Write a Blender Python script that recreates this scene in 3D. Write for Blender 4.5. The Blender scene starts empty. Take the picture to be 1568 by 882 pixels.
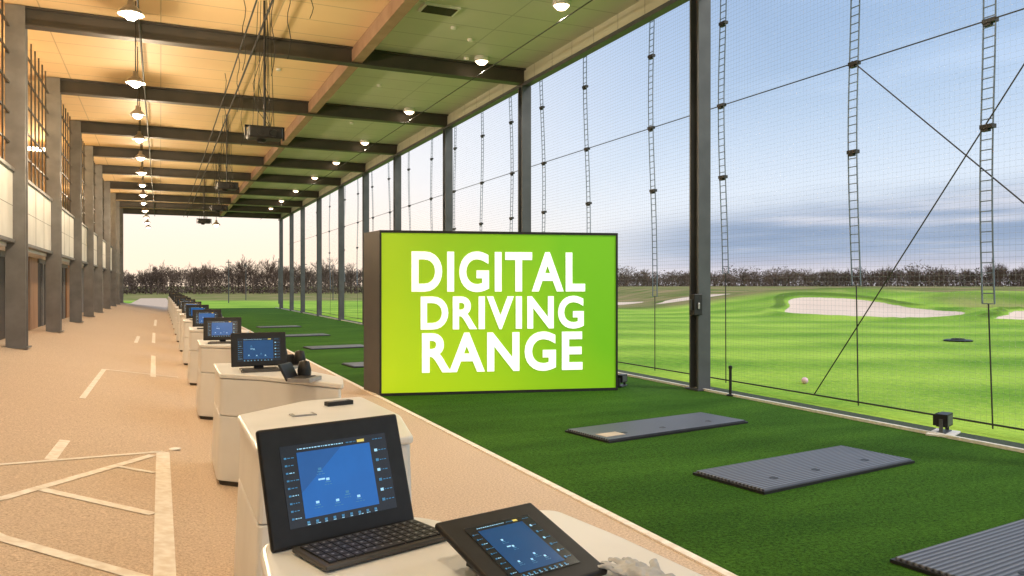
import bpy, bmesh, math, random
import numpy as np
from mathutils import Vector, Matrix, noise
random.seed(7); rng=np.random.default_rng(5)
S=bpy.context.scene
S.view_settings.view_transform='Standard'; S.view_settings.look='None'
S.view_settings.exposure=0; S.view_settings.gamma=1
COL=S.collection

# ------------------------------------------------------------------ materials
def nt(m):
    m.use_nodes=True; t=m.node_tree; return t,t.nodes,t.links
def mat(name,c,rough=.6,metal=0,c2=None,scale=8,detail=6,bump=0,bscale=None,emit=None,es=0,stretch=(1,1,1),spec=.5,lo=.35,hi=.65):
    m=bpy.data.materials.new(name); t,n,l=nt(m); b=n['Principled BSDF']
    b.inputs['Roughness'].default_value=rough; b.inputs['Metallic'].default_value=metal
    b.inputs['Specular IOR Level'].default_value=spec
    if c2 is None: c2=tuple(x*.8 for x in c)
    tc=n.new('ShaderNodeTexCoord'); mp=n.new('ShaderNodeMapping'); mp.inputs['Scale'].default_value=stretch
    l.new(tc.outputs['Object'],mp.inputs['Vector'])
    nz=n.new('ShaderNodeTexNoise'); nz.inputs['Scale'].default_value=scale; nz.inputs['Detail'].default_value=detail
    l.new(mp.outputs['Vector'],nz.inputs['Vector'])
    r=n.new('ShaderNodeValToRGB'); r.color_ramp.elements[0].color=(*c,1); r.color_ramp.elements[1].color=(*c2,1)
    r.color_ramp.elements[0].position=lo; r.color_ramp.elements[1].position=hi
    l.new(nz.outputs['Fac'],r.inputs['Fac']); l.new(r.outputs['Color'],b.inputs['Base Color'])
    if bump:
        n2=n.new('ShaderNodeTexNoise'); n2.inputs['Scale'].default_value=bscale or scale*4; n2.inputs['Detail'].default_value=4
        l.new(mp.outputs['Vector'],n2.inputs['Vector'])
        bp=n.new('ShaderNodeBump'); bp.inputs['Strength'].default_value=bump; bp.inputs['Distance'].default_value=.02
        l.new(n2.outputs['Fac'],bp.inputs['Height']); l.new(bp.outputs['Normal'],b.inputs['Normal'])
    if emit:
        b.inputs['Emission Color'].default_value=(*emit,1); b.inputs['Emission Strength'].default_value=es
    return m
def mth(n,l,op,a,b=None,c=None):
    x=n.new('ShaderNodeMath'); x.operation=op
    for i,v in enumerate((a,b,c)):
        if v is None: continue
        if isinstance(v,(int,float)): x.inputs[i].default_value=v
        else: l.new(v,x.inputs[i])
    return x.outputs[0]
def mixc(n,l,f,a,b):
    x=n.new('ShaderNodeMix'); x.data_type='RGBA'
    for i,v in ((0,f),(6,a),(7,b)):
        if isinstance(v,(int,float)): x.inputs[i].default_value=v
        elif isinstance(v,tuple): x.inputs[i].default_value=(*v,1)
        else: l.new(v,x.inputs[i])
    return x.outputs[2]

M={}
M['steel']=mat('steel_paint',(.075,.082,.092),.45,.1,(.055,.06,.068),3)
M['steel_l']=mat('steel_paint_light',(.19,.19,.195),.5,.1,(.14,.14,.145),3)
M['beam']=mat('beam_paint',(.065,.056,.048),.5,.1,(.045,.042,.038),2)
M['brownbeam']=mat('brown_beam',(.36,.24,.16),.55,0,(.28,.18,.12),3)
M['white']=mat('white_laminate',(.82,.83,.83),.32,0,(.76,.77,.77),3,bump=.02)
M['panel']=mat('wall_panel_white',(.80,.79,.77),.5,0,(.70,.69,.67),1.5)
M['wood']=mat('wood_panel',(.30,.15,.07),.5,0,(.42,.24,.12),4,stretch=(1,1,.12))
M['dark']=mat('dark_plastic',(.012,.012,.013),.45,0,(.018,.018,.02),20,spec=.35)
M['darkg']=mat('dark_opening',(.03,.025,.02),.6,0,(.05,.04,.03),2)
M['silver']=mat('grey_plastic',(.35,.35,.36),.35,.4,(.3,.3,.31),20)
M['line']=mat('floor_line_paint',(.90,.86,.80),.7,0,(.76,.68,.59),14,bump=.2,bscale=300)
M['whiteline']=mat('white_line',(.7,.7,.68),.7,0,(.55,.56,.52),20)
M['cable']=mat('cable',(.02,.02,.022),.6)
M['netrope']=mat('net_rope',(.14,.19,.26),.7,0,(.11,.15,.21))
M['skirt']=mat('net_skirt',(.05,.075,.045),.8,0,(.015,.03,.012),30,bump=.6,bscale=60)
M['warmwall']=mat('warm_wall',(.5,.30,.12),.6,0,(.42,.24,.10),2)
M['bulb']=mat('lamp_bulb',(1,.9,.75),.4,emit=(1,.85,.65),es=16)
M['rbulb']=mat('ceiling_lamp_bulb',(1,.8,.6),.4,emit=(1,.70,.45),es=9)
M['lampmetal']=mat('lamp_metal',(.35,.32,.28),.35,.6)
M['key']=mat('keycap',(.03,.03,.032),.5)
M['kbd']=mat('keyboard_body',(.09,.085,.08),.4,.3)
M['logo']=mat('mat_logo',(.6,.5,.4),.6)
M['ball']=mat('ball_pink',(.8,.55,.68),.4)
M['bark']=mat('bare_tree_bark',(.075,.048,.036),.9,0,(.15,.10,.07),.05)
M['scrub']=mat('scrub',(.055,.038,.032),.9,0,(.12,.085,.065),.08)
M['glove']=mat('glove_leather',(.50,.53,.58),.6,0,(.36,.39,.44),25)

def carpet():
    m=bpy.data.materials.new('carpet_tan'); t,n,l=nt(m); b=n['Principled BSDF']; b.inputs['Roughness'].default_value=.8
    b.inputs['Specular IOR Level'].default_value=.3
    tc=n.new('ShaderNodeTexCoord').outputs['Object']
    a=n.new('ShaderNodeTexNoise'); a.inputs['Scale'].default_value=58; a.inputs['Detail'].default_value=7; a.inputs['Roughness'].default_value=.85
    g=n.new('ShaderNodeTexNoise'); g.inputs['Scale'].default_value=.9; g.inputs['Detail'].default_value=8; g.inputs['Roughness'].default_value=.65
    l.new(tc,a.inputs['Vector']); l.new(tc,g.inputs['Vector'])
    r=n.new('ShaderNodeValToRGB'); r.color_ramp.elements[0].position=.36; r.color_ramp.elements[0].color=(.32,.22,.155,1)
    r.color_ramp.elements[1].position=.6; r.color_ramp.elements[1].color=(.78,.64,.51,1); l.new(a.outputs['Fac'],r.inputs['Fac'])
    f=mth(n,l,'MULTIPLY_ADD',g.outputs['Fac'],1.6,-.5); f.node.use_clamp=True
    l.new(mixc(n,l,mth(n,l,'MULTIPLY',f,.5),r.outputs['Color'],(.52,.40,.30)),b.inputs['Base Color'])
    bp=n.new('ShaderNodeBump'); bp.inputs['Strength'].default_value=.4; bp.inputs['Distance'].default_value=.01
    l.new(a.outputs['Fac'],bp.inputs['Height']); l.new(bp.outputs['Normal'],b.inputs['Normal']); return m
M['carpet']=carpet()
def turf():
    m=bpy.data.materials.new('artificial_turf'); t,n,l=nt(m); b=n['Principled BSDF']; b.inputs['Roughness'].default_value=.9
    b.inputs['Specular IOR Level'].default_value=.08
    tc=n.new('ShaderNodeTexCoord').outputs['Object']
    a=n.new('ShaderNodeTexNoise'); a.inputs['Scale'].default_value=38; a.inputs['Detail'].default_value=8; a.inputs['Roughness'].default_value=.95
    g=n.new('ShaderNodeTexNoise'); g.inputs['Scale'].default_value=1.1; g.inputs['Detail'].default_value=8
    mp=n.new('ShaderNodeMapping'); mp.inputs['Scale'].default_value=(.35,1.3,1); l.new(tc,mp.inputs['Vector'])
    l.new(tc,a.inputs['Vector']); l.new(mp.outputs[0],g.inputs['Vector'])
    r=n.new('ShaderNodeValToRGB'); r.color_ramp.elements[0].position=.40; r.color_ramp.elements[0].color=(.007,.032,.003,1)
    r.color_ramp.elements[1].position=.62; r.color_ramp.elements[1].color=(.085,.235,.025,1); l.new(a.outputs['Fac'],r.inputs['Fac'])
    r2=n.new('ShaderNodeValToRGB'); r2.color_ramp.elements[0].position=.35; r2.color_ramp.elements[0].color=(.7,.75,.65,1)
    r2.color_ramp.elements[1].position=.7; r2.color_ramp.elements[1].color=(1.3,1.2,1.1,1); l.new(g.outputs['Fac'],r2.inputs['Fac'])
    mm=n.new('ShaderNodeMix'); mm.data_type='RGBA'; mm.blend_type='MULTIPLY'; mm.inputs[0].default_value=1
    l.new(r.outputs['Color'],mm.inputs[6]); l.new(r2.outputs['Color'],mm.inputs[7]); l.new(mm.outputs[2],b.inputs['Base Color'])
    bp=n.new('ShaderNodeBump'); bp.inputs['Strength'].default_value=.8; bp.inputs['Distance'].default_value=.02
    l.new(a.outputs['Fac'],bp.inputs['Height']); l.new(bp.outputs['Normal'],b.inputs['Normal']); return m
M['turf']=turf()
def lawn():
    m=bpy.data.materials.new('lawn'); t,n,l=nt(m); b=n['Principled BSDF']; b.inputs['Roughness'].default_value=.9
    b.inputs['Specular IOR Level'].default_value=.05
    tc=n.new('ShaderNodeTexCoord').outputs['Object']; sp=n.new('ShaderNodeSeparateXYZ'); l.new(tc,sp.inputs[0])
    g=n.new('ShaderNodeTexNoise'); g.inputs['Scale'].default_value=.22; g.inputs['Detail'].default_value=7; l.new(tc,g.inputs['Vector'])
    f=n.new('ShaderNodeTexNoise'); f.inputs['Scale'].default_value=9; f.inputs['Detail'].default_value=8; f.inputs['Roughness'].default_value=.75; l.new(tc,f.inputs['Vector'])
    y=mth(n,l,'ADD',mth(n,l,'MULTIPLY',sp.outputs[1],.95),mth(n,l,'MULTIPLY',sp.outputs[0],.36))
    y=mth(n,l,'ADD',y,mth(n,l,'MULTIPLY',g.outputs['Fac'],3.5))
    s=mth(n,l,'MULTIPLY_ADD',mth(n,l,'SINE',mth(n,l,'MULTIPLY',y,1.25)),.5,.5)
    s=mth(n,l,'ADD',mth(n,l,'MULTIPLY',s,.26),mth(n,l,'MULTIPLY',g.outputs['Fac'],.85))
    s=mth(n,l,'ADD',s,mth(n,l,'MULTIPLY_ADD',f.outputs['Fac'],.9,-.45))
    r=n.new('ShaderNodeValToRGB'); e=r.color_ramp.elements
    e[0].position=.2; e[0].color=(.10,.27,.025,1); e[1].position=.8; e[1].color=(.40,.62,.09,1); l.new(s,r.inputs['Fac'])
    at=n.new('ShaderNodeAttribute'); at.attribute_name='zone'; sc=n.new('ShaderNodeSeparateColor'); l.new(at.outputs['Color'],sc.inputs[0])
    def sharp(o,k):
        q=mth(n,l,'ADD',o,mth(n,l,'MULTIPLY_ADD',f.outputs['Fac'],.3,-.15))
        x=mth(n,l,'MULTIPLY_ADD',q,k,.5-.5*k); x.node.use_clamp=True; return x
    sn=sharp(sc.outputs[0],10); br=sharp(sc.outputs[1],2.0); rim=sharp(sc.outputs[2],3)
    dr=n.new('ShaderNodeValToRGB'); dr.color_ramp.elements[0].position=.35; dr.color_ramp.elements[0].color=(.12,.19,.035,1)
    dr.color_ramp.elements[1].position=.65; dr.color_ramp.elements[1].color=(.34,.27,.14,1); l.new(g.outputs['Fac'],dr.inputs['Fac'])
    c=mixc(n,l,br,r.outputs['Color'],dr.outputs['Color'])
    c=mixc(n,l,mth(n,l,'MULTIPLY',rim,.7),c,(.07,.14,.02))
    c=mixc(n,l,sn,c,mixc(n,l,g.outputs['Fac'],(.90,.76,.66),(.70,.56,.46))); l.new(c,b.inputs['Base Color'])
    bp=n.new('ShaderNodeBump'); bp.inputs['Strength'].default_value=.6; bp.inputs['Distance'].default_value=.05
    l.new(f.outputs['Fac'],bp.inputs['Height']); l.new(bp.outputs['Normal'],b.inputs['Normal']); return m
M['lawn']=lawn()
def ceilmat(name,c,c2,pitch):
    m=bpy.data.materials.new(name); t,n,l=nt(m); b=n['Principled BSDF']; b.inputs['Roughness'].default_value=.6
    tc=n.new('ShaderNodeTexCoord').outputs['Object']; sp=n.new('ShaderNodeSeparateXYZ'); l.new(tc,sp.inputs[0])
    g=n.new('ShaderNodeTexNoise'); g.inputs['Scale'].default_value=1.5; g.inputs['Detail'].default_value=4; l.new(tc,g.inputs['Vector'])
    fy=mth(n,l,'FRACT',mth(n,l,'DIVIDE',sp.outputs[1],pitch)); ly=mth(n,l,'LESS_THAN',fy,.035)
    fx=mth(n,l,'FRACT',mth(n,l,'DIVIDE',sp.outputs[0],2.07)); lx=mth(n,l,'LESS_THAN',fx,.012)
    ln=mth(n,l,'MAXIMUM',lx,ly)
    base=mixc(n,l,g.outputs['Fac'],c,c2)
    base=mixc(n,l,mth(n,l,'MULTIPLY',ln,.5),base,tuple(x*.35 for x in c)); l.new(base,b.inputs['Base Color'])
    bp=n.new('ShaderNodeBump'); bp.inputs['Strength'].default_value=.5; bp.inputs['Distance'].default_value=.02; bp.invert=True
    l.new(ln,bp.inputs['Height']); l.new(bp.outputs['Normal'],b.inputs['Normal']); return m
M['ceilwarm']=ceilmat('ceiling_boards_warm',(.86,.64,.37),(.80,.57,.31),.92)
M['ceilgrey']=ceilmat('ceiling_boards_sage',(.56,.57,.45),(.48,.50,.40),.92)
def netmat():
    m=bpy.data.materials.new('netting'); t,n,l=nt(m); b=n['Principled BSDF']; o=n['Material Output']
    tc=n.new('ShaderNodeTexCoord').outputs['Object']; sp=n.new('ShaderNodeSeparateXYZ'); l.new(tc,sp.inputs[0])
    a=mth(n,l,'LESS_THAN',mth(n,l,'FRACT',mth(n,l,'DIVIDE',sp.outputs[1],.07)),.07)
    c=mth(n,l,'LESS_THAN',mth(n,l,'FRACT',mth(n,l,'DIVIDE',sp.outputs[2],.07)),.07)
    k=mth(n,l,'MULTIPLY',mth(n,l,'MAXIMUM',a,c),.34)
    b.inputs['Base Color'].default_value=(.45,.58,.74,1); b.inputs['Roughness'].default_value=.8
    tr=n.new('ShaderNodeBsdfTransparent'); mx=n.new('ShaderNodeMixShader')
    l.new(k,mx.inputs[0]); l.new(tr.outputs[0],mx.inputs[1]); l.new(b.outputs[0],mx.inputs[2]); l.new(mx.outputs[0],o.inputs[0]); return m
M['net']=netmat()
def ribmat():
    m=bpy.data.materials.new('rubber_mat'); t,n,l=nt(m); b=n['Principled BSDF']; b.inputs['Roughness'].default_value=.45
    tc=n.new('ShaderNodeTexCoord').outputs['Object']; sp=n.new('ShaderNodeSeparateXYZ'); l.new(tc,sp.inputs[0])
    s=mth(n,l,'MULTIPLY_ADD',mth(n,l,'SINE',mth(n,l,'MULTIPLY',sp.outputs[1],2*math.pi/.04)),.5,.5)
    g=n.new('ShaderNodeTexNoise'); g.inputs['Scale'].default_value=3; g.inputs['Detail'].default_value=6; l.new(tc,g.inputs['Vector'])
    base=mixc(n,l,s,(.012,.014,.022),(.16,.185,.25)); base=mixc(n,l,mth(n,l,'MULTIPLY',g.outputs['Fac'],.3),base,(.10,.11,.145))
    l.new(base,b.inputs['Base Color'])
    bp=n.new('ShaderNodeBump'); bp.inputs['Strength'].default_value=.7; bp.inputs['Distance'].default_value=.01
    l.new(s,bp.inputs['Height']); l.new(bp.outputs['Normal'],b.inputs['Normal']); return m
M['rib']=ribmat()
def signmat():
    m=bpy.data.materials.new('lightbox_green'); t,n,l=nt(m); b=n['Principled BSDF']; b.inputs['Roughness'].default_value=.4
    tc=n.new('ShaderNodeTexCoord').outputs['Object']; sp=n.new('ShaderNodeSeparateXYZ'); l.new(tc,sp.inputs[0])
    g=n.new('ShaderNodeTexNoise'); g.inputs['Scale'].default_value=.6; l.new(tc,g.inputs['Vector'])
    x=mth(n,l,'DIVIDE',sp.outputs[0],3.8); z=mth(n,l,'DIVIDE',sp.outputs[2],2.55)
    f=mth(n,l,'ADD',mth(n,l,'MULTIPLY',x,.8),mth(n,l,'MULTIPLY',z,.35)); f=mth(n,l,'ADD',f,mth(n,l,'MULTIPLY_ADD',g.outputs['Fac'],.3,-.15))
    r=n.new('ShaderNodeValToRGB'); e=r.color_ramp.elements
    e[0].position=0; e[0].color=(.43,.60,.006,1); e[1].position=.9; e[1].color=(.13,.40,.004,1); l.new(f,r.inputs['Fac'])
    l.new(r.outputs['Color'],b.inputs['Base Color']); l.new(r.outputs['Color'],b.inputs['Emission Color']); b.inputs['Emission Strength'].default_value=.46
    return m
M['sign']=signmat()
M['signtext']=mat('sign_letter_white',(.9,.9,.9),.4,emit=(1,1,1),es=.6)
def emi(name,c,s): return mat(name,c,.25,emit=c,es=s)
M['scr']=emi('screen_black',(.008,.01,.014),.6)
M['blue']=emi('screen_blue',(.006,.10,.38),.75)
M['blue2']=emi('screen_navy',(.006,.05,.16),.7)
M['blue3']=emi('screen_mid_blue',(.008,.075,.27),.75)
M['ui']=emi('screen_ui_light',(.3,.6,.85),.8)
M['uid']=emi('screen_ui_dim',(.04,.18,.36),.7)
M['uiy']=emi('screen_ui_yellow',(.6,.5,.12),.8)

# ------------------------------------------------------------------ mesh helpers
class B:
    def __init__(s): s.v=[]; s.f=[]; s.m=[]; s.mats=[]
    def mi(s,k):
        if k not in s.mats: s.mats.append(k)
        return s.mats.index(k)
    def poly(s,pts,k):
        i=len(s.v); s.v+= [tuple(p) for p in pts]; s.f.append(tuple(range(i,i+len(pts)))); s.m.append(s.mi(k))
    def box(s,x0,x1,y0,y1,z0,z1,k,T=None):
        P=[(x,y,z) for z in (z0,z1) for x,y in ((x0,y0),(x1,y0),(x1,y1),(x0,y1))]
        if T: P=[tuple(T@Vector(p)) for p in P]
        i=len(s.v); s.v+=P
        for q in ((3,2,1,0),(4,5,6,7),(0,1,5,4),(1,2,6,5),(2,3,7,6),(3,0,4,7)):
            s.f.append(tuple(i+j for j in q)); s.m.append(s.mi(k))
    def prism(s,bot,top,k):
        n=len(bot); i=len(s.v); s.v+=[tuple(p) for p in bot]+[tuple(p) for p in top]; mi=s.mi(k)
        s.f.append(tuple(i+j for j in range(n))[::-1]); s.m.append(mi)
        s.f.append(tuple(i+n+j for j in range(n))); s.m.append(mi)
        for j in range(n):
            q=(j+1)%n; s.f.append((i+j,i+q,i+n+q,i+n+j)); s.m.append(mi)
    def tube(s,a,b,r,k,r2=None,n=6):
        a=Vector(a); b=Vector(b); d=(b-a).normalized(); u=d.orthogonal().normalized(); w=d.cross(u); r2=r if r2 is None else r2
        s.prism([a+(u*math.cos(t)+w*math.sin(t))*r for t in [2*math.pi*j/n for j in range(n)]],
                [b+(u*math.cos(t)+w*math.sin(t))*r2 for t in [2*math.pi*j/n for j in range(n)]],k)
    def lathe(s,prof,c,k,n=20):
        c=Vector(c); i=len(s.v); mi=s.mi(k)
        for r,z in prof:
            for j in range(n):
                t=2*math.pi*j/n; s.v.append((c.x+r*math.cos(t),c.y+r*math.sin(t),c.z+z))
        for a in range(len(prof)-1):
            for j in range(n):
                q=(j+1)%n; s.f.append((i+a*n+j,i+a*n+q,i+a*n+n+q,i+a*n+n+j)); s.m.append(mi)
    def ibeam(s,axis,c0,c1,lo,hi,z0,z1,k,ft=.03,wt=.03):
        cm=(c0+c1)/2
        for (a,b,z,w) in ((c0,c1,z0,z0+ft),(c0,c1,z1-ft,z1),(cm-wt/2,cm+wt/2,z0+ft,z1-ft)):
            if axis=='x': s.box(lo,hi,a,b,z,w,k)
            else: s.box(a,b,lo,hi,z,w,k)
    def column(s,x,y,w,z0,z1,k,ft=.035):
        h=w/2
        s.box(x-h,x+h,y-h,y-h+ft,z0,z1,k); s.box(x-h,x+h,y+h-ft,y+h,z0,z1,k); s.box(x-.02,x+.02,y-h+ft,y+h-ft,z0,z1,k)
        s.box(x-h-.05,x+h+.05,y-h-.05,y+h+.05,z0,z0+.025,k)
    def obj(s,name,parent=None,bevel=0,smooth=False,loc=None,rotz=0,mtx=None,segs=2):
        me=bpy.data.meshes.new(name); me.from_pydata(s.v,[],s.f)
        for k in s.mats: me.materials.append(M[k])
        me.polygons.foreach_set('material_index',s.m)
        if smooth: me.polygons.foreach_set('use_smooth',[True]*len(s.f))
        me.update(); o=bpy.data.objects.new(name,me); COL.objects.link(o)
        if loc: o.location=loc
        if rotz: o.rotation_euler=(0,0,rotz)
        if mtx is not None: o.matrix_world=mtx
        if parent: o.parent=parent
        if bevel:
            w=o.modifiers.new('bevel','BEVEL'); w.width=bevel; w.segments=segs; w.limit_method='ANGLE'; w.angle_limit=math.radians(40)
        return o
def empty(name,loc=(0,0,0),rz=0):
    e=bpy.data.objects.new(name,None); COL.objects.link(e); e.location=loc; e.rotation_euler=(0,0,rz); e.empty_display_size=.2; return e

# ------------------------------------------------------------------ layout
BY=[-6,-1.5,4.2,10.4,17.15,22.7,28.3,33.2,38.2,44,49.5,54,59]
XN=8.04; XL=-2.45
def fz(x): return .1923*(.3-x) if x<.3 else 0.0

# terrain
def axis(pts):
    out=[]
    for (a,b,st) in pts: out+=list(np.arange(a,b,st))
    return np.array(sorted(set(np.round(out,3))))
xs=axis([(-900,-100,100),(-100,8,12),(8,26,2),(26,66,.5),(66,110,4),(110,1000,60),(1000,1600,200)])
ys=axis([(-600,-60,90),(-60,0,10),(0,62,.5),(62,130,4),(130,1000,60),(1000,1800,200)])
X,Y=np.meshgrid(xs,ys)
A_=.912*X-.41*Y; D_=.41*X+.912*Y
def ss(a,b,t):
    t=np.clip((t-a)/(b-a),0,1); return t*t*(3-2*t)
Z=-.06+ss(38,58,D_)*ss(9,20,A_)*1.05*ss(6,14,X)+ss(60,120,D_)*ss(5,25,A_)*.5
for (a,d,r,h) in ((29.5,50,4,.5),(34,52,5,.4),(26,57,5,.35),(37,46,4,.45),(14,58,7,.2),(22,58,7,.25),(42,55,6,.4),(31.5,44,2.5,.35),(27,47,2.2,.25)):
    Z+=h*np.exp(-(((A_-a)/r)**2+((D_-d)/(r*.7))**2))
def blob(a,d,ra,rd,wob=.12,ph=0):
    da=(A_-a)/ra; dd=(D_-d)/rd; th=np.arctan2(dd,da)
    return np.hypot(da,dd)*(1+wob*np.sin(3*th+ph)+wob*.6*np.sin(5*th+ph*2))
sand=np.zeros_like(X); rim=np.zeros_like(X)
for (a,d,ra,rd,ph) in ((20.1,45.5,4.0,6.6,.4),(26.0,36.5,2.6,3.6,1.5),(15.8,66,3.6,4.0,0),(9.5,74,2.5,4,0)):
    q=blob(a,d,ra,rd,.1,ph); sand=np.maximum(sand,1-ss(.85,1.1,q)); rim=np.maximum(rim,np.exp(-((q-1.12)/.1)**2)*ss(d-3,d+3,D_))
    if d<60: Z+=.2*np.exp(-((q-1.15)/.13)**2)-.14*(1-ss(.6,1.1,q))
    if d<40: Z+=.4*np.exp(-(((A_-a-.5)/3.5)**2+((D_-d-4)/3.5)**2))
brown=np.clip(ss(50,60,D_)*ss(5,9,A_)+ss(75,100,D_)*.8,0,1)
brown=np.maximum(brown,.62*ss(24,27,A_)*ss(38,44,D_)*(1-ss(44,60,D_)))
nx,ny=len(xs),len(ys)
V=np.stack([X,Y,Z],-1).reshape(-1,3)
idx=np.arange(nx*ny).reshape(ny,nx)
F=np.stack([idx[:-1,:-1],idx[:-1,1:],idx[1:,1:],idx[1:,:-1]],-1).reshape(-1,4)
me=bpy.data.meshes.new('ground'); me.from_pydata(V.tolist(),[],F.tolist())
ca=me.color_attributes.new('zone','FLOAT_COLOR','POINT')
cols=np.stack([sand,brown,rim,0*sand+1],-1).reshape(-1); ca.data.foreach_set('color',cols)
me.materials.append(M['lawn']); me.polygons.foreach_set('use_smooth',[True]*len(F)); me.update()
g=bpy.data.objects.new('ground',me); COL.objects.link(g)

# concourse floor (cross-sloped walkway, levelling out beyond the building)
b=B(); y0=-9
prof=[(-5.2,fz(XL-.2)),(XL-.2,fz(XL-.2)),(.3,0),(3.04,0)]
for (p,q) in zip(prof[:-1],prof[1:]): b.poly([(p[0],y0,p[1]),(q[0],y0,q[1]),(q[0],60.5,q[1]),(p[0],60.5,p[1])],'carpet')
secs=[(60.5,1,-5.2,3.04),(66,.7,-3.6,2.2),(74,.25,-3.0,1.4),(84,0,-2.6,.9),(115,0,-2.4,.7)]
for (ya,ka,la,ra),(yb,kb,lb,rb) in zip(secs[:-1],secs[1:]):
    za=lambda x,k:max(fz(max(x,XL-.2))*k,-.03)
    for (u0,u1) in ((0,.34),(.34,.67),(.67,1)):
        xa0=la+(ra-la)*u0; xa1=la+(ra-la)*u1; xb0=lb+(rb-lb)*u0; xb1=lb+(rb-lb)*u1
        b.poly([(xa0,ya,za(xa0,ka)-.02),(xa1,ya,za(xa1,ka)-.02),(xb1,yb,za(xb1,kb)-.02),(xb0,yb,za(xb0,kb)-.02)],'carpet')
b.obj('concourse_floor')
b=B(); b.poly([(3.04,y0,-.004),(XN-.02,y0,-.004),(XN-.02,62,-.004),(3.04,62,-.004)],'turf'); b.obj('artificial_turf')
b=B(); b.box(3.0,3.06,y0,62,-.03,.012,'line'); b.obj('turf_edge_strip')
b=B()
def stripe(p,q,w,k='line'):
    p=Vector((p[0],p[1],0)); q=Vector((q[0],q[1],0)); d=(q-p).normalized(); nrm=Vector((-d.y,d.x,0))*w/2
    n=max(1,int((q-p).length/.5))
    for i in range(n):
        a=p.lerp(q,i/n); c=p.lerp(q,(i+1)/n); P=[a-nrm,c-nrm,c+nrm,a+nrm]
        b.poly([(t.x,t.y,fz(t.x)+.005) for t in P],k)
for p,q,w in (((-1.9,6.55),(-1.154,7.30),.05),((-1.154,7.30),(.03,8.48),.05),((.02,3.2),(.02,8.45),.12),((-1.5,5.2),(-.99,6.26),.05),((-.99,6.26),(-.07,8.24),.07),
  ((-.80,6.61),(-.05,6.13),.10),((-1.6,6.4),(-.852,5.39),.09),((-.852,5.39),(.0,4.72),.10),((-.337,7.61),(-.05,7.48),.07),((-.833,8.56),(-.853,7.63),.09),
  ((-.15,19.7),(-.12,15.2),.09),((-.90,15.4),(-.925,11.5),.07),((-.88,15.4),(.3,15.7),.08),((-.6,23),(-.6,26),.09),((-.18,24),(-.2,29),.09),((-.2,34),(-.2,40),.1)):
    stripe(p,q,w)
b.obj('floor_markings')
b=B()
b.lathe([(.001,.012),(.05,.01),(.06,.004)],(-.15+.28,8.65,fz(.13)+.003),'panel'); b.obj('floor_socket_cover')

# ------------------------------------------------------------------ building
bld=empty('driving_range_building')
b=B()
b.box(XL-3,3.94,y0,60,6.92,7.15,'ceilwarm'); b.obj('ceiling_warm',bld)
b=B(); b.box(3.945,XN+.25,y0,60,6.92,7.15,'ceilgrey'); b.box(XN-.015,XN+.02,y0,60,6.585,6.919,'ceilgrey'); b.obj('ceiling_sage',bld)
b=B()
for y in BY: b.ibeam('x',y-.13,y+.13,XL,XN-.02,6.55,6.91,'beam')
b.obj('cross_beams',bld)
b=B(); b.box(3.84,4.06,y0,60,6.60,6.905,'brownbeam'); b.obj('spine_beam',bld)
b=B(); b.box(XN-.08,XN+.10,y0,60,6.50,6.583,'steel'); b.box(XN+.26,XN+.30,y0,60,6.75,7.2,'steel'); b.obj('eaves_beam',bld)
b=B()
for y in BY[2:]: b.column(XN,y,.24,0,6.5,'steel')
b.obj('front_columns',bld)
b=B()
for y in BY: b.column(XL,y,.32,fz(XL),6.9,'steel_l')
b.obj('rear_columns',bld)
b=B()
zf=fz(XL-.2)
for i in range(len(BY)-1):
    a,c=BY[i]+.17,BY[i+1]-.17
    b.box(XL-.12,XL-.04,a,c,2.55,3.8,'panel')
    b.box(XL-.14,XL+.0,a,c,3.8,3.86,'steel_l')
    b.box(XL-.14,XL+.0,a,c,2.49,2.55,'steel_l')
    m=(a+c)/2
    for k in (-.25,0,.25):
        yy=m+k*(c-a); b.box(XL-.041,XL-.036,yy-.008,yy+.008,2.56,3.79,'steel_l')
    b.box(XL-.041,XL-.037,a,c,3.17,3.18,'steel_l')
    xr=XL-.55
    b.box(xr-.05,xr,a,a+(c-a)*.28,zf,2.5,'wood' if i%2 else 'panel')
    b.box(xr-.07,xr-.02,a+(c-a)*.28,a+(c-a)*.62,zf,2.3,'darkg')
    b.box(xr-.05,xr+.02,a+(c-a)*.62,c,zf,2.5,'steel_l' if i%2 else 'wood')
    b.box(xr-.04,xr+.04,a+(c-a)*.27,a+(c-a)*.63,2.3,2.5,'steel_l')
    b.box(xr-.02,xr+.03,a+(c-a)*.44,a+(c-a)*.455,zf,2.3,'silver')
    n=9
    for j in range(1,n):
        yy=a+(c-a)*j/n; b.box(XL-.10,XL-.07,yy-.015,yy+.015,3.86,6.9,'beam')
    for zz in (4.35,4.9,5.45,6.0,6.5): b.box(XL-.115,XL-.085,a,c,zz-.02,zz+.02,'beam')
b.box(XL-.6,XL-.14,y0,60,2.42,2.49,'panel')
b.box(XL-3,XL-.14,y0,60,3.75,3.8,'wood')
b.box(XL-3.1,XL-3,y0,60,zf,7.1,'warmwall')
b.box(XL-3,XL+.1,59.9,60.1,zf,6.9,'panel')
b.obj('rear_wall',bld)
b=B()
for x,z,r in ((1.74,6.86,.02),(1.5,6.88,.015),(-.35,6.86,.02),(6.7,6.88,.012)): b.tube((x,y0,z-.33),(x,60,z-.33),r,'cable')
b.obj('ceiling_conduits',bld)
b=B(); b.box(4.45,5.15,13.8,14.25,6.88,6.92,'panel')
for j in range(7): b.box(4.5,5.1,13.84+j*.056,13.84+j*.056+.03,6.865,6.878,'darkg')
b.obj('ceiling_vent')
b=B()
for (x,y) in ((6.0,15.5),(5.4,14.9),(5.2,20),(5.6,25),(.9,14),(2.5,14),(-1,13.5),(2.6,19.5),(5.9,30),(6.4,16.8)):
    b.lathe([(.001,-.05),(.05,-.05),(.06,-.03),(.06,0)],(x,y,6.92),'panel',12)
b.obj('ceiling_detectors')

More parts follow.
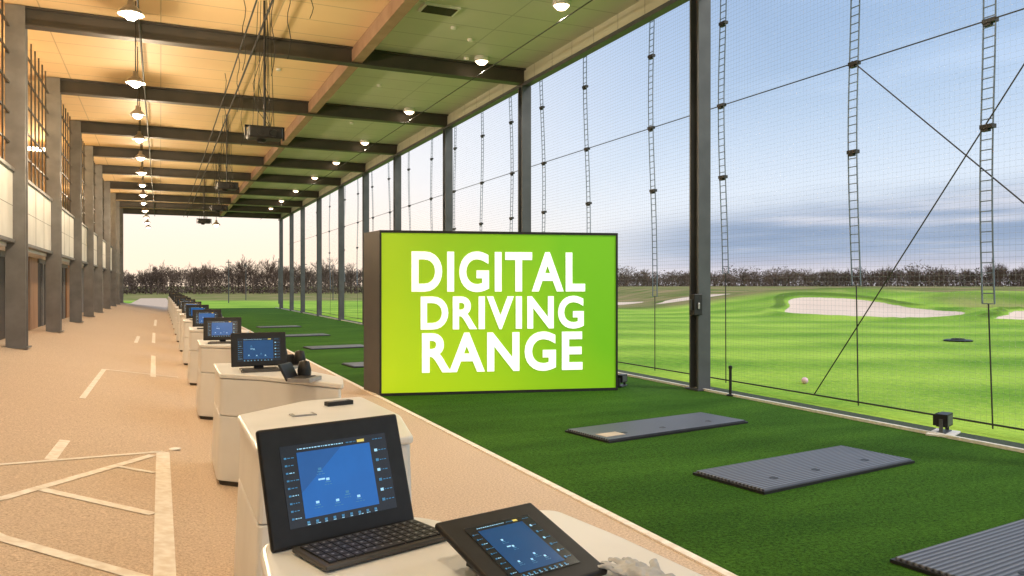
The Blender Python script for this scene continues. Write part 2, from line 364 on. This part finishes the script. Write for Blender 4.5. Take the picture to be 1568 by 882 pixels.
def light(name,loc,power,col,parent=None,r=.08,spot=None):
    L=bpy.data.lights.new(name,'SPOT' if spot else 'POINT'); L.energy=power; L.color=col; L.shadow_soft_size=r
    if spot: L.spot_size=math.radians(spot); L.spot_blend=.6
    o=bpy.data.objects.new(name,L); COL.objects.link(o); o.location=loc
    if parent: o.parent=parent
    return o
def pendant(x,y,z,P=210):
    e=empty('pendant_lamp',(x,y,z)); b=B(); s=.82
    b.tube((0,0,.2),(0,0,6.9-z),.010,'cable')
    b.lathe([(r*s,h*s) for r,h in [(.001,.26),(.05,.26),(.06,.16),(.10,.13),(.17,.06),(.21,0),(.20,0),(.16,.05),(.09,.11),(.001,.12)]],(0,0,0),'lampmetal'); b.obj('shade',e,smooth=True)
    b=B(); b.lathe([(r*s,h*s) for r,h in [(.001,-.09),(.06,-.08),(.11,-.03),(.115,.03),(.05,.08),(.001,.1)]],(0,0,0),'bulb'); b.obj('bulb',e,smooth=True)
    if P: light('lamp_light',(0,0,-.18),P,(1,.78,.52),e,.12)
for i,y in enumerate([11.9,15.9,18.9,22,25.2,28.5,32,35.5,39,43,47,51,55,8,4,0]):
    pendant(-.32-.012*min(y,40)+.1,y,5.4,0 if (15<y<56 and i%2==0) else (380 if y>15 else 230))
pendant(2.2,36,4.3,0)
def downlight(x,y,P=180):
    e=empty('ceiling_lamp',(x,y,6.92)); b=B()
    b.lathe([(.15,0),(.16,-.02),(.17,-.09),(.15,-.11),(.14,-.10),(.14,-.02)],(0,0,0),'panel'); b.obj('housing',e,smooth=True)
    b=B(); b.lathe([(.001,-.19),(.08,-.17),(.13,-.12),(.139,-.08)],(0,0,0),'rbulb'); b.obj('bulb',e,smooth=True)
    if P: light('lamp_light',(0,0,-.34),P,(1,.88,.72),e,.12,150)
for i,y in enumerate((12.7,16.6,22.3,27.8,32.8,37.8,43.5,49,54,7,1.5)): downlight(6.7,y,0 if i in (4,6,8) else 290)
for y in (9,19.5,32,48):
    light('gallery_light',(XL-1.5,y,6.2),120,(1,.65,.25),bld,.2)
b=B()
for y in (9,19.5,32,48): b.box(XL-1.9,XL-1.1,y-.1,y+.1,6.45,6.55,'bulb')
b.obj('gallery_lamps',bld)

# projectors
def projector(x,y,z,s=1):
    e=empty('ceiling_projector',(x,y,z)); b=B()
    b.box(-.28*s,.28*s,-.2*s,.2*s,-.10*s,.10*s,'dark'); b.obj('body',e,bevel=.03)
    b=B(); b.tube((.12*s,-.19*s,-.01),(.12*s,-.28*s,-.03),.07*s,'dark',.06*s,14); b.tube((-.1*s,-.19*s,0),(-.1*s,-.22*s,0),.05*s,'dark',n=12)
    b.box(-.24*s,-.02*s,-.205*s,-.2*s,.03,.06,'dark')
    for j in range(5): b.box(.281*s,.286*s,-.15*s+j*.06*s,-.12*s+j*.06*s,-.06,.06,'silver')
    b.box(-.33*s,.33*s,-.05,.05,.10*s,.13*s,'dark'); b.box(-.33*s,-.30*s,-.05,.05,-.1*s,.13*s,'dark'); b.box(.30*s,.33*s,-.05,.05,-.1*s,.13*s,'dark')
    b.lathe([(.001,-.16),(.07,-.15),(.09,-.11),(.07,-.09)],(-.05,.05,0),'dark',12); b.obj('lens_and_bracket',e)
    b=B(); b.tube((0,0,.1),(0,0,6.9-z),.022,'cable')
    for dx,dy in ((-.12,.02),(.1,.05),(.16,-.05),(-.2,.1),(.05,-.1)): b.tube((dx,dy,.1),(dx*.5,dy,6.9-z),.007,'cable',n=4)
    for k in range(3):
        pts=[Vector((.04*k,.0,1.6+k*.15)),Vector((-.2+.1*k,0,.9)),Vector((-.15+.15*k,0,.45)),Vector((.1,0,.12))]
        for p,q in zip(pts[:-1],pts[1:]): b.tube(p,q,.007,'cable',n=4)
    b.obj('hanger_cables',e)
projector(1.74,14.9,4.47,1.05); projector(1.85,25.3,4.72); projector(2.1,32.7,4.72); projector(1.9,40,4.75)
b=B()
for (x,y,L) in ((1.6,12.6,1.6),(1.9,13.0,1.2),(2.15,12.4,.7),(1.3,14,1.2),(1.5,17.4,1.2),(1.35,19,1.4),(1.9,21,1.3),(1.7,29,1.4)):
    for j in range(8):
        a=(x+.03*math.sin(j*1.3),y,6.55-L*j/8); c=(x+.03*math.sin((j+1)*1.3),y,6.55-L*(j+1)/8); b.tube(a,c,.008,'cable',n=4)
b.obj('hanging_cables')

# ------------------------------------------------------------------ nets
XP=9.0
net=empty('net_fence')
b=B(); b.poly([(XP+.05,-6,0),(XP+.05,62,0),(XP+.05,62,13),(XP+.05,-6,13)],'net'); b.obj('netting',net)
b=B()
LY=[1.7,4.0,6.3,8.26,11.1,13.25,15.9,18.2,20.2,22.4,24.8,27.2,30,33,36,39,42,46,50,55]
for i,y in enumerate(LY):
    zt=12.5; zb=1.7+.25*math.sin(i*2.1)
    sway=.14
    def P(t,off):
        z=zt+(zb-zt)*t; return (XP+.03*math.sin(t*9+i),y+off-sway*t+.02*math.sin(t*14+i),z)
    n=90
    for off in (-.075,.075):
        for j in range(30): b.tube(P(j/30,off),P((j+1)/30,off),.010,'netrope',n=4)
    for j in range(n+1):
        t=j/n; p=P(t,-.075); q=P(t,.075); b.tube(p,q,.008,'netrope',n=4)
    b.tube(P(1,0),(XP,y-sway*1.3,0),.009,'cable',n=4)
    for z in (10.2,7.9,6.3,4.86,3.6):
        t=(z-zt)/(zb-zt); p=P(t,0); b.box(p[0]-.04,p[0]+.04,p[1]-.09,p[1]+.07,z-.03,z+.02,'cable'); b.box(p[0]-.03,p[0]+.03,p[1]-.03,p[1]+.06,z-.06,z-.03,'cable')
b.obj('lacing_ladders',net)
b=B()
b.tube((XP,-6,4.86),(XP,62,4.86),.010,'cable',n=4)
b.tube((XP,-6,0.05),(XP,62,.05),.015,'cable',n=4)
b.tube((XP,8.2,4.9),(XP,4.2,1.2),.009,'cable',n=4)
b.tube((XP,8.9,.05),(XP,4.5,5.9),.009,'cable',n=4)
b.obj('guy_wires',net)
b=B(); b.box(8.0,8.05,y0,62,-.03,.03,'whiteline'); b.poly([(8.07,y0,.0),(8.45,y0,.0),(8.45,62,.0),(8.07,62,.0)],'skirt'); b.obj('field_kerb')
b=B(); b.box(-.08,.08,-.07,.07,0,.34,'dark'); b.box(-.11,.11,-.02,.02,.08,.26,'steel'); b.box(-.02,.02,-.09,-.07,.1,.2,'silver')
b.obj('junction_box',loc=(XN-.16,10.3,1.22),bevel=.008)

# ------------------------------------------------------------------ sign
p0=Vector((3.07,11.8,0)); p1=Vector((6.78,10.9,0)); W=(p1-p0).length; H=2.55; ang=math.atan2(p1.y-p0.y,p1.x-p0.x)
sg=empty('driving_range_sign',p0,ang)
b=B(); b.box(.03,W-.03,-.0,.02,.04,H-.04,'sign'); b.obj('face',sg)
b=B()
T=[(0,.02),(W,.02),(W-.05,.62),(-.24,.74)]
b.prism([(x,y,.0) for x,y in T],[(x,y,H) for x,y in T],'beam')
for a in ((0,.03,-.02,.03,0,H),(W-.03,W,-.02,.03,0,H),(.03,W-.03,-.02,.03,0,.04),(.03,W-.03,-.02,.03,H-.04,H)): b.box(*a,'dark')
b.obj('case',sg)
def text(s,x0,x1,z0,z1):
    c=bpy.data.curves.new('t','FONT'); c.body=s; c.extrude=.02; c.offset=.03; c.resolution_u=6; c.space_character=1.10
    o=bpy.data.objects.new('t',c); COL.objects.link(o); dg=bpy.context.evaluated_depsgraph_get()
    me=bpy.data.meshes.new_from_object(o.evaluated_get(dg)); bpy.data.objects.remove(o)
    v=np.zeros(len(me.vertices)*3); me.vertices.foreach_get('co',v); v=v.reshape(-1,3)
    mn,mx=v.min(0),v.max(0); q=(v-mn)/(mx-mn)
    out=np.stack([x0+q[:,0]*(x1-x0),-.012+q[:,2]*.01,z0+q[:,1]*(z1-z0)],-1)
    me.vertices.foreach_set('co',out.reshape(-1)); me.update(); me.materials.clear(); me.materials.append(M['signtext'])
    o=bpy.data.objects.new('lettering_'+s.lower(),me); COL.objects.link(o); o.parent=sg
def su(x):
    t=(x-580)/365; return W*t*12.06/(12.06*t+12.74*(1-t))
def sz(y): return H*(604-y)/(604-353)
text('DIGITAL',su(629),su(895),sz(447),sz(384)); text('DRIVING',su(643),su(893),sz(505),sz(453)); text('RANGE',su(645),su(891),sz(571),sz(509))

# ------------------------------------------------------------------ mats
def hitmat(x,y,L,w,rz,logo=False):
    e=empty('hitting_mat',(x,y,0),rz); b=B(); b.box(-L/2,L/2,-w/2,w/2,.0,.035,'rib'); b.obj('slab',e,bevel=.006)
    b=B(); b.box(-L/2-.02,L/2+.02,-w/2-.02,w/2+.02,-.003,.018,'dark')
    for dx in (-L*.32,-L*.05,L*.3): b.lathe([(.001,.0),(.035,.001),(.04,0)],(dx,-w*.22,.0365),'dark',14)
    if logo: b.box(-L/2+.06,-L/2+.34,-w/2+.12,-w/2+.30,.034,.0385,'logo')
    b.obj('rubber_base',e)
hitmat(5.45,7.82,2.2,.74,.16,True); hitmat(5.48,5.5,2.1,.76,.14); hitmat(5.2,3.15,2.1,.78,.12)
for y in (16.5,21.5,27,33): hitmat(4.4,y,1.6,.8,.1)
# ------------------------------------------------------------------ desks
def desk(pts,name='service_desk',h=.95):
    e=empty(name,(pts[0][0],pts[0][1],0)); ox,oy=pts[0]
    P=[(x-ox,y-oy) for x,y in pts]; cx=sum(p[0] for p in P)/len(P); cy=sum(p[1] for p in P)/len(P)
    sc=lambda k:[(cx+(x-cx)*k,cy+(y-cy)*k) for x,y in P]
    ar=sum(P[i][0]*P[(i+1)%len(P)][1]-P[(i+1)%len(P)][0]*P[i][1] for i in range(len(P)))
    def o(L): return L if ar>0 else L[::-1]
    b=B(); lo=o(sc(1.04)); mid=o(sc(.985))
    b.prism([(x,y,.04) for x,y in lo],[(x,y,h*.62) for x,y in mid],'white')
    b.prism([(x,y,h*.625) for x,y in mid],[(x,y,h-.045) for x,y in o(sc(.965))],'white'); b.obj('cabinet',e,bevel=.01)
    b=B(); b.prism([(x,y,h-.04) for x,y in o(sc(1))],[(x,y,h) for x,y in o(sc(1))],'white'); b.obj('worktop',e,bevel=.014,segs=3)
    b=B(); b.prism([(x,y,0) for x,y in o(sc(.98))],[(x,y,.04) for x,y in o(sc(.98))],'darkg'); b.obj('plinth',e)
    return e
def smooth_poly(P,r=.12):
    out=[]; n=len(P)
    for i in range(n):
        a=Vector(P[i-1]);c=Vector(P[i]);d=Vector(P[(i+1)%n]); k=min(r,(a-c).length*.4,(d-c).length*.4)
        s_=c+(a-c).normalized()*k; t_=c+(d-c).normalized()*k
        for j in range(5):
            u=j/4; q=s_*(1-u)**2+c*2*u*(1-u)+t_*u*u; out.append((q.x,q.y))
    return out
desk(smooth_poly([(.18,.9),(.26,2.37),(.5,2.50),(.76,2.46),(.86,2.30),(.97,2.29),(1.12,2.37),(1.21,2.33),(1.26,2.0),(1.30,1.5),(1.32,.9)],.06))
desk(smooth_poly([(.40,3.75),(.40,4.78),(.85,5.2),(1.24,5.24),(1.27,4.4),(1.15,3.75)],.04))
def wing(y): return smooth_poly([(.45,y),(.46,y+.95),(.95,y+.85),(1.36,y-.7),(1.27,y-1.15),(.75,y-.3)],.05)
DY=[7.1,10.7,14.4,18.1,21.8,25.5,29.2,33,37,41,45,49,53,57]
for y in DY: desk(wing(y))

def frame(x,y,z,rz,tilt):
    return Matrix.Translation((x,y,z))@Matrix.Rotation(rz,4,'Z')@Matrix.Rotation(-tilt,4,'X')
def screen(e,W,Hh,T,dark='blue',th=.022,seed=1):
    b=B(); b.box(-W/2,W/2,0,th,0,Hh,'dark',None); o=b.obj('bezel',e,bevel=.008,segs=3)
    o.matrix_local=T
    b=B(); m=.055*Hh/.33; f=-.0015
    def r(x0,x1,z0,z1,k,d=0): b.poly([(x0,f-d,z0),(x1,f-d,z0),(x1,f-d,z1),(x0,f-d,z1)],k)
    x0,x1,z0,z1=-W/2+m,W/2-m,m*.9,Hh-m
    r(x0,x1,z0,z1,'scr')
    w=x1-x0; h=z1-z0; rr=random.Random(seed)
    L=lambda u,v,du,dv,k,d=.0016: r(x0+w*u,x0+w*(u+du),z0+h*v,z0+h*(v+dv),k,d)
    L(.14,.09,.69,.81,dark,.0008)
    if dark=='blue': b.poly([(x0+w*.14,f-.0012,z0+h*.4),(x0+w*.55,f-.0012,z0+h*.9),(x0+w*.14,f-.0012,z0+h*.9)],'blue3')
    def words(u,v,du,dv,k):
        x=u
        while x<u+du:
            ww=rr.uniform(.008,.028); L(x,v,ww,dv,k,.002); x+=ww+.008
    words(.15,.935,.42,.012,'ui'); words(.6,.935,.1,.012,'uid'); L(.71,.925,.07,.035,'uiy'); words(.86,.93,.1,.01,'uid')
    for j in range(9):
        v=.10+.092*j; L(.025,v,.022,.022,'uid'); words(.055,v+.005,.05,.01,'ui' if j%3==0 else 'uid')
    for j in range(6):
        v=.12+.13*j; L(.865,v,.03,.035,'ui' if j%2 else 'uid'); words(.905,v+.01,.06,.01,'uid')
    for (u,v) in ((.24,.22),(.42,.2),(.52,.28),(.62,.2),(.30,.62),(.36,.48)):
        L(u,v,.05,.012,'uid'); L(u+.01,v+.025,.03,.03,'ui' if rr.random()<.6 else 'uid'); words(u-.01,v-.03,.07,.008,'uid')
    L(.30,.52,.06,.02,'ui')
    for j in range(9): L(.15+.078*j,.025,.025,.03,'uid'); words(.15+.078*j,.01,.03,.008,'ui')
    o=b.obj('display',e); o.matrix_local=T
def keyboard(e,W,D,T):
    b=B(); b.box(-W/2,W/2,-D/2,D/2,0,.014,'kbd'); o=b.obj('keyboard_body',e,bevel=.004); o.matrix_local=T
    b=B(); n=14; k=5; px=(W-.03)/n; py=(D-.03)/k
    for i in range(k):
        for j in range(n):
            if i==0 and 4<=j<=8:
                if j>4: continue
                x0=-W/2+.015+4*px; b.box(x0+.002,x0+5*px-.003,-D/2+.015+.002,-D/2+.015+py-.003,.0141,.019,'key'); continue
            x0=-W/2+.015+j*px; q=-D/2+.015+i*py; b.box(x0+.002,x0+px-.002,q+.002,q+py-.002,.0141,.019,'key')
    for i in range(k):
        for j in range(n):
            x0=-W/2+.015+(j+.35)*px; q=-D/2+.015+(i+.4)*py; b.poly([(x0,q,.0193),(x0+px*.25,q,.0193),(x0+px*.25,q+py*.25,.0193),(x0,q+py*.25,.0193)],'silver')
    o=b.obj('keys',e); o.matrix_local=T
e=empty('tablet_computer',(.51,2.32,.955),math.radians(15.6))
screen(e,.468,.345,frame(0,0,0,0,math.radians(19)))
b=B(); b.poly([(-.1,.12,.22),(.1,.12,.22),(.12,.20,0),(-.12,.20,0)],'dark'); b.obj('stand',e)
keyboard(e,.41,.20,Matrix.Translation((.015,-.125,.0))@Matrix.Rotation(.03,4,'Z'))
e=empty('tablet',(.90,1.705,.965),math.radians(13.5)); screen(e,.33,.34,frame(0,0,0,0,math.radians(72)),'blue2',.02,5)
b=B(); b.prism([(-.1,.05,-.01),(.1,.05,-.01),(.1,.27,-.01),(-.1,.27,-.01)],[(-.1,.06,.0),(.1,.06,.0),(.1,.26,.06),(-.1,.26,.06)],'dark'); b.obj('cradle',e)
def monitor(x,y,rz=.05,W=.47,Hh=.30,dark='blue2'):
    e=empty('desk_monitor',(x,y,.95),rz); screen(e,W,Hh,frame(0,0,.035,0,math.radians(10)),dark)
    b=B(); b.box(-.16,.16,-.10,.10,0,.015,'dark'); b.box(-.04,.04,.03,.06,.01,.12,'dark'); b.box(-.17,.17,-.2,-.11,0,.02,'kbd'); b.obj('stand_and_keypad',e,bevel=.004)
monitor(.80,7.25,.02)
for i,y in enumerate(DY[1:]): monitor(.74,y+.2,.0+.1*((i*7)%3-1),dark='blue3')
def clam(x,y,rz,s=1):
    e=empty('card_terminal',(x,y,.952),rz); b=B(); b.box(-.12*s,.12*s,-.09*s,.09*s,0,.03*s,'silver'); b.box(-.1*s,.1*s,-.05*s,.07*s,.03*s,.034*s,'dark')
    b.obj('base',e,bevel=.006)
    b=B(); b.box(-.11*s,.11*s,0,.02,0,.15*s,'dark'); o=b.obj('lid',e,bevel=.01); o.matrix_local=frame(0,.09*s,.01,0,.5)
    b=B(); b.lathe([(.001,.15),(.04,.14),(.055,.07),(.05,0)],(.13*s,.06,0),'dark'); b.obj('scanner_head',e,smooth=True)
clam(1.03,6.25,1.0,1.0); clam(1.1,7.3,.4,.8); clam(1.05,7.75,.8,.8)
for y in DY[1:6]: clam(1.1,y-.3,.5,.8)
b=B(); b.box(-.085,.085,-.03,.03,0,.025,'dark'); b.box(-.07,.05,-.02,.02,.025,.028,'silver'); b.obj('handheld_remote',loc=(1.02,4.92,.951),rotz=.25,bevel=.008)
b=B(); b.box(-.07,.07,-.045,.045,0,.006,'silver'); b.box(-.05,.05,-.03,.03,.0062,.008,'white'); b.obj('desk_cable_port',loc=(.75,4.62,.951),rotz=.1,bevel=.003)
def glove():
    bm=bmesh.new()
    def cap(a,b_,r):
        a=Vector(a);b_=Vector(b_)
        n=8
        for j in range(n+1):
            c=a.lerp(b_,j/n); bmesh.ops.create_icosphere(bm,subdivisions=2,radius=r*(1-.15*j/n),matrix=Matrix.Translation(c))
    cap((0,0,0),(.0,.05,0),.042); cap((0,-.05,0),(0,0,0),.034)
    for x,dx,L in ((-.032,-.02,.07),(-.011,-.005,.085),(.011,.008,.08),(.032,.022,.06)): cap((x,.06,.004),(x+dx,.06+L,.006),.013)
    cap((.03,0,.005),(.075,.045,.01),.014)
    me=bpy.data.meshes.new('g'); bm.to_mesh(me); bm.free()
    o=bpy.data.objects.new('golf_glove',me); COL.objects.link(o)
    r=o.modifiers.new('r','REMESH'); r.mode='VOXEL'; r.voxel_size=.004
    s=o.modifiers.new('s','SMOOTH'); s.iterations=3
    dg=bpy.context.evaluated_depsgraph_get(); me2=bpy.data.meshes.new_from_object(o.evaluated_get(dg)); bpy.data.objects.remove(o)
    for v in me2.vertices:
        v.co.z*=.45; v.co+=Vector((0,0,1))*(noise.noise(v.co*30)*.010+noise.noise(v.co*90)*.004)
    me2.materials.append(M['glove']); me2.polygons.foreach_set('use_smooth',[True]*len(me2.polygons))
    o=bpy.data.objects.new('golf_glove',me2); COL.objects.link(o); o.location=(1.13,1.66,.965); o.rotation_euler=(0,0,.35)
glove()

def flood(x,y,rz,s=1,plate=True):
    e=empty('ground_floodlight',(x,y,.0),rz)
    if plate:
        b=B(); b.box(-.28*s,.2*s,-.14*s,.14*s,.0,.02,'panel'); b.obj('plate',e)
    b=B(); b.box(-.13*s,.13*s,-.07*s,.06*s,.10*s,.26*s,'dark')
    for j in range(6): b.box(-.12*s+j*.045*s,-.11*s+j*.045*s,.06*s,.10*s,.11*s,.25*s,'dark')
    b.box(-.15*s,-.135*s,-.02,.02,.02,.2*s,'steel'); b.box(.135*s,.15*s,-.02,.02,.02,.2*s,'steel'); b.box(-.15*s,.15*s,-.05,.05,.012,.03,'steel')
    b.box(-.11*s,.11*s,-.074*s,-.07*s,.12*s,.24*s,'steel'); b.obj('lamp_head',e,bevel=.004)
flood(8.2,6.15,.4,.9); flood(7.05,11.2,.6,.8,False)
b=B(); b.tube((0,0,0),(0,0,.42),.022,'dark',n=10); b.lathe([(.03,.42),(.03,.46),(.001,.47)],(0,0,0),'dark',12); b.lathe([(.06,0),(.06,.02),(.02,.03)],(0,0,0),'dark',12); b.obj('marker_post',loc=(8.0,9.6,0))
bm=bmesh.new(); bmesh.ops.create_uvsphere(bm,u_segments=20,v_segments=12,radius=.06); me=bpy.data.meshes.new('b'); bm.to_mesh(me); bm.free(); me.materials.append(M['ball']); me.polygons.foreach_set('use_smooth',[True]*len(me.polygons))
o=bpy.data.objects.new('range_ball',me); COL.objects.link(o); o.location=(10.5,10.6,.0)
b=B(); b.lathe([(.001,.06),(.35,.06),(.42,.04),(.40,.0)],(0,0,0),'dark',24); b.lathe([(.2,.06),(.2,.09),(.18,.09),(.18,.06)],(0,0,0),'steel',24); b.obj('target_ring',loc=(22.9,16.7,-.06))

# ------------------------------------------------------------------ distant trees
def tree_segs(rr,H):
    segs=[]
    def grow(p,d,L,r,lev):
        q=p+d*L; segs.append((p,q,r,r*.65))
        if lev==0: return
        n=4 if lev>=3 else 3
        for i in range(n):
            nd=(d+Vector((rr.uniform(-1,1),rr.uniform(-1,1),rr.uniform(-.3,.6)))*(.75 if lev<4 else .6)).normalized()
            st=p.lerp(q,rr.uniform(.5,1)) if i else q
            grow(st,nd,L*rr.uniform(.55,.8),r*.58,lev-1)
    grow(Vector((0,0,0)),Vector((rr.uniform(-.05,.05),rr.uniform(-.05,.05),1)).normalized(),H*.3,H*.014,4)
    return segs
def seg_mesh(segs):
    v=[]
    for p,q,r,r2 in segs:
        d=(q-p).normalized(); u=d.orthogonal().normalized(); w=d.cross(u)
        for c,rad in ((p,r),(q,r2)):
            for t in (0,2.094,4.189): v.append(c+(u*math.cos(t)+w*math.sin(t))*max(rad,.019))
    return np.array([tuple(x) for x in v])
rr=random.Random(3)
variants=[seg_mesh(tree_segs(rr,8)) for _ in range(10)]
allv=[]
rt=np.random.default_rng(2)
def along(n):
    out=[]
    for i in range(n):
        th=math.radians(rt.uniform(-8,66)); R=rt.uniform(165,235); out.append((R*math.sin(th),R*math.cos(th),th))
    return out
for (x,y,th) in along(900):
    v=variants[rt.integers(10)].copy(); s=rt.uniform(.62,.95)*(1.0+.12*math.sin(x*.05))
    if th<.6 and rt.random()<.3: s*=1.3
    a=rt.uniform(0,6.28)
    R=np.array([[math.cos(a),-math.sin(a),0],[math.sin(a),math.cos(a),0],[0,0,1]]); allv.append((v*s)@R.T+np.array([x,y,-.1]))
AV=np.concatenate(allv); ns=len(AV)//6
base=np.arange(ns)[:,None]*6
Fq=np.concatenate([base+np.array([0,1,4,3]),base+np.array([1,2,5,4]),base+np.array([2,0,3,5])])
def bigmesh(name,V,F,k):
    me=bpy.data.meshes.new(name); me.vertices.add(len(V)); me.vertices.foreach_set('co',V.astype(np.float32).reshape(-1))
    me.loops.add(F.size); me.loops.foreach_set('vertex_index',F.astype(np.int32).reshape(-1))
    me.polygons.add(len(F)); me.polygons.foreach_set('loop_start',np.arange(len(F),dtype=np.int32)*F.shape[1]); me.polygons.foreach_set('loop_total',np.full(len(F),F.shape[1],dtype=np.int32))
    me.materials.append(M[k]); me.update(calc_edges=True); me.validate(); o=bpy.data.objects.new(name,me); COL.objects.link(o); return o
bigmesh('distant_trees',AV,Fq,'bark')
n=85000
th=np.radians(rt.uniform(-10,68,n)); R=rt.uniform(165,235,n)
cx=R*np.sin(th); cy=R*np.cos(th)
hm=4.9+.7*np.sin(th*37)+.5*np.sin(th*91+1)+.4*np.sin(th*213+R*.1)
cz=rt.uniform(0,1,n)**1.15*np.clip(hm,.8,7)+.1
c=np.stack([cx,cy,cz],-1); sz_=(rt.uniform(.12,.36,n)*(1.15-.5*cz/6))[:,None]
d1=rt.normal(size=(n,3)); d1/=np.linalg.norm(d1,axis=1)[:,None]; d2=rt.normal(size=(n,3)); d2/=np.linalg.norm(d2,axis=1)[:,None]
V=np.stack([c-d1*sz_,c+d2*sz_*.5,c+d1*sz_,c-d2*sz_*.6],1).reshape(-1,3)
bigmesh('scrub_hedge',V,np.arange(4*n).reshape(n,4),'scrub')
for (x,y) in ((10,75),(14,85),(9,95),(18,90),(6,80),(24,100)):
    b=B(); b.tube((0,0,0),(0,0,4.2),.05,'steel',.03,8); b.box(-.25,.25,-.04,.04,3.9,3.97,'steel'); b.obj('net_pole',loc=(x,y,0))

# ------------------------------------------------------------------ light
w=bpy.data.worlds.new('World'); S.world=w; w.use_nodes=True; t=w.node_tree; n=t.nodes; l=t.links
bg=n['Background']; out=n['World Output']
el=math.radians(38); az=math.radians(140)
sky=n.new('ShaderNodeTexSky'); sky.sky_type='NISHITA'; sky.sun_disc=False; sky.sun_elevation=el; sky.sun_rotation=az
sky.air_density=1.0; sky.dust_density=1.0; sky.ozone_density=1.5
l.new(sky.outputs[0],bg.inputs[0]); bg.inputs[1].default_value=.15
tc=n.new('ShaderNodeTexCoord').outputs['Generated']; sp=n.new('ShaderNodeSeparateXYZ'); l.new(tc,sp.inputs[0])
mp=n.new('ShaderNodeMapping'); mp.inputs['Scale'].default_value=(1,1,8); mp.inputs['Rotation'].default_value=(0,math.radians(6),0); l.new(tc,mp.inputs['Vector'])
nz=n.new('ShaderNodeTexNoise'); nz.inputs['Scale'].default_value=2.0; nz.inputs['Detail'].default_value=7; nz.inputs['Roughness'].default_value=.5; l.new(mp.outputs[0],nz.inputs['Vector'])
mp2=n.new('ShaderNodeMapping'); mp2.inputs['Scale'].default_value=(1,1,16); mp2.inputs['Rotation'].default_value=(0,math.radians(5),0); mp2.inputs['Location'].default_value=(3.1,1.7,.4); l.new(tc,mp2.inputs['Vector'])
nb=n.new('ShaderNodeTexNoise'); nb.inputs['Scale'].default_value=2.6; nb.inputs['Detail'].default_value=8; nb.inputs['Roughness'].default_value=.55; l.new(mp2.outputs[0],nb.inputs['Vector'])
def sm(v,a,b_):
    m=n.new('ShaderNodeMapRange'); m.interpolation_type='SMOOTHSTEP'; m.inputs[1].default_value=a; m.inputs[2].default_value=b_; l.new(v,m.inputs[0]); return m.outputs[0]
zz=mth(n,l,'ADD',sp.outputs[2],mth(n,l,'MULTIPLY_ADD',nz.outputs['Fac'],.07,-.035))
top=mth(n,l,'MULTIPLY_ADD',sp.outputs[0],.135,.0)
below=sm(mth(n,l,'SUBTRACT',top,zz),-.015,.03)
above=sm(zz,-.004,.03)
right=sm(sp.outputs[0],.40,.66)
band=mth(n,l,'MULTIPLY',mth(n,l,'MULTIPLY',below,above),right)
haze=mth(n,l,'MULTIPLY',sm(sp.outputs[0],1.0,.25),sm(sp.outputs[2],.9,.0))
front=sm(sp.outputs[1],-.1,.4)
haze=mth(n,l,'MULTIPLY',haze,front)
low=mth(n,l,'MULTIPLY',sm(sp.outputs[2],.42,.0),.92)
thin=mth(n,l,'MULTIPLY_ADD',sm(nz.outputs['Fac'],.35,.75),.35,.35)
k=mth(n,l,'MAXIMUM',mth(n,l,'MAXIMUM',haze,low),thin)
bgw=n.new('ShaderNodeBackground'); bgw.inputs[1].default_value=1.0
warm=mixc(n,l,sm(sp.outputs[2],.16,.0),(1.08,1.03,1.0),(1.25,.98,.74))
side=mixc(n,l,sm(sp.outputs[2],.05,.35),(.90,.95,1.06),(.62,.82,1.12))
l.new(mixc(n,l,sm(sp.outputs[0],.1,.72),warm,side),bgw.inputs[0])
bgc=n.new('ShaderNodeBackground'); bgc.inputs[1].default_value=.66
r=n.new('ShaderNodeValToRGB'); e=r.color_ramp.elements
e[0].position=.36; e[0].color=(.34,.49,.76,1); e[1].position=.68; e[1].color=(1.0,1.04,1.2,1); x=e.new(.52); x.color=(.50,.64,.90,1)
l.new(nb.outputs['Fac'],r.inputs['Fac']); l.new(r.outputs['Color'],bgc.inputs[0])
m1=n.new('ShaderNodeMixShader'); l.new(k,m1.inputs[0]); l.new(bg.outputs[0],m1.inputs[1]); l.new(bgw.outputs[0],m1.inputs[2])
m2=n.new('ShaderNodeMixShader'); l.new(mth(n,l,'MULTIPLY',band,.9),m2.inputs[0]); l.new(m1.outputs[0],m2.inputs[1]); l.new(bgc.outputs[0],m2.inputs[2])
# pinkish light along the horizon under the stratus
pk=mth(n,l,'MULTIPLY',mth(n,l,'MULTIPLY',sm(sp.outputs[2],.045,.012),right),.8)
bgp=n.new('ShaderNodeBackground'); bgp.inputs[0].default_value=(.74,.68,.74,1)
m3=n.new('ShaderNodeMixShader'); l.new(pk,m3.inputs[0]); l.new(m2.outputs[0],m3.inputs[1]); l.new(bgp.outputs[0],m3.inputs[2])
l.new(m3.outputs[0],out.inputs[0])
L=bpy.data.lights.new('sun','SUN'); L.energy=2.2; L.angle=math.radians(14); L.color=(1,.93,.82)
o=bpy.data.objects.new('sun',L); COL.objects.link(o)
d=Vector((math.sin(az)*math.cos(el),math.cos(az)*math.cos(el),math.sin(el))); o.rotation_euler=d.to_track_quat('Z','Y').to_euler()

cam=bpy.data.cameras.new('camera'); cam.lens=27.5; cam.sensor_width=36; cam.clip_end=5000; cam.clip_start=.05
o=bpy.data.objects.new('camera',cam); COL.objects.link(o); o.location=(0,0,1.7); o.rotation_euler=(math.radians(89.81),0,math.radians(-24.2)); S.camera=o
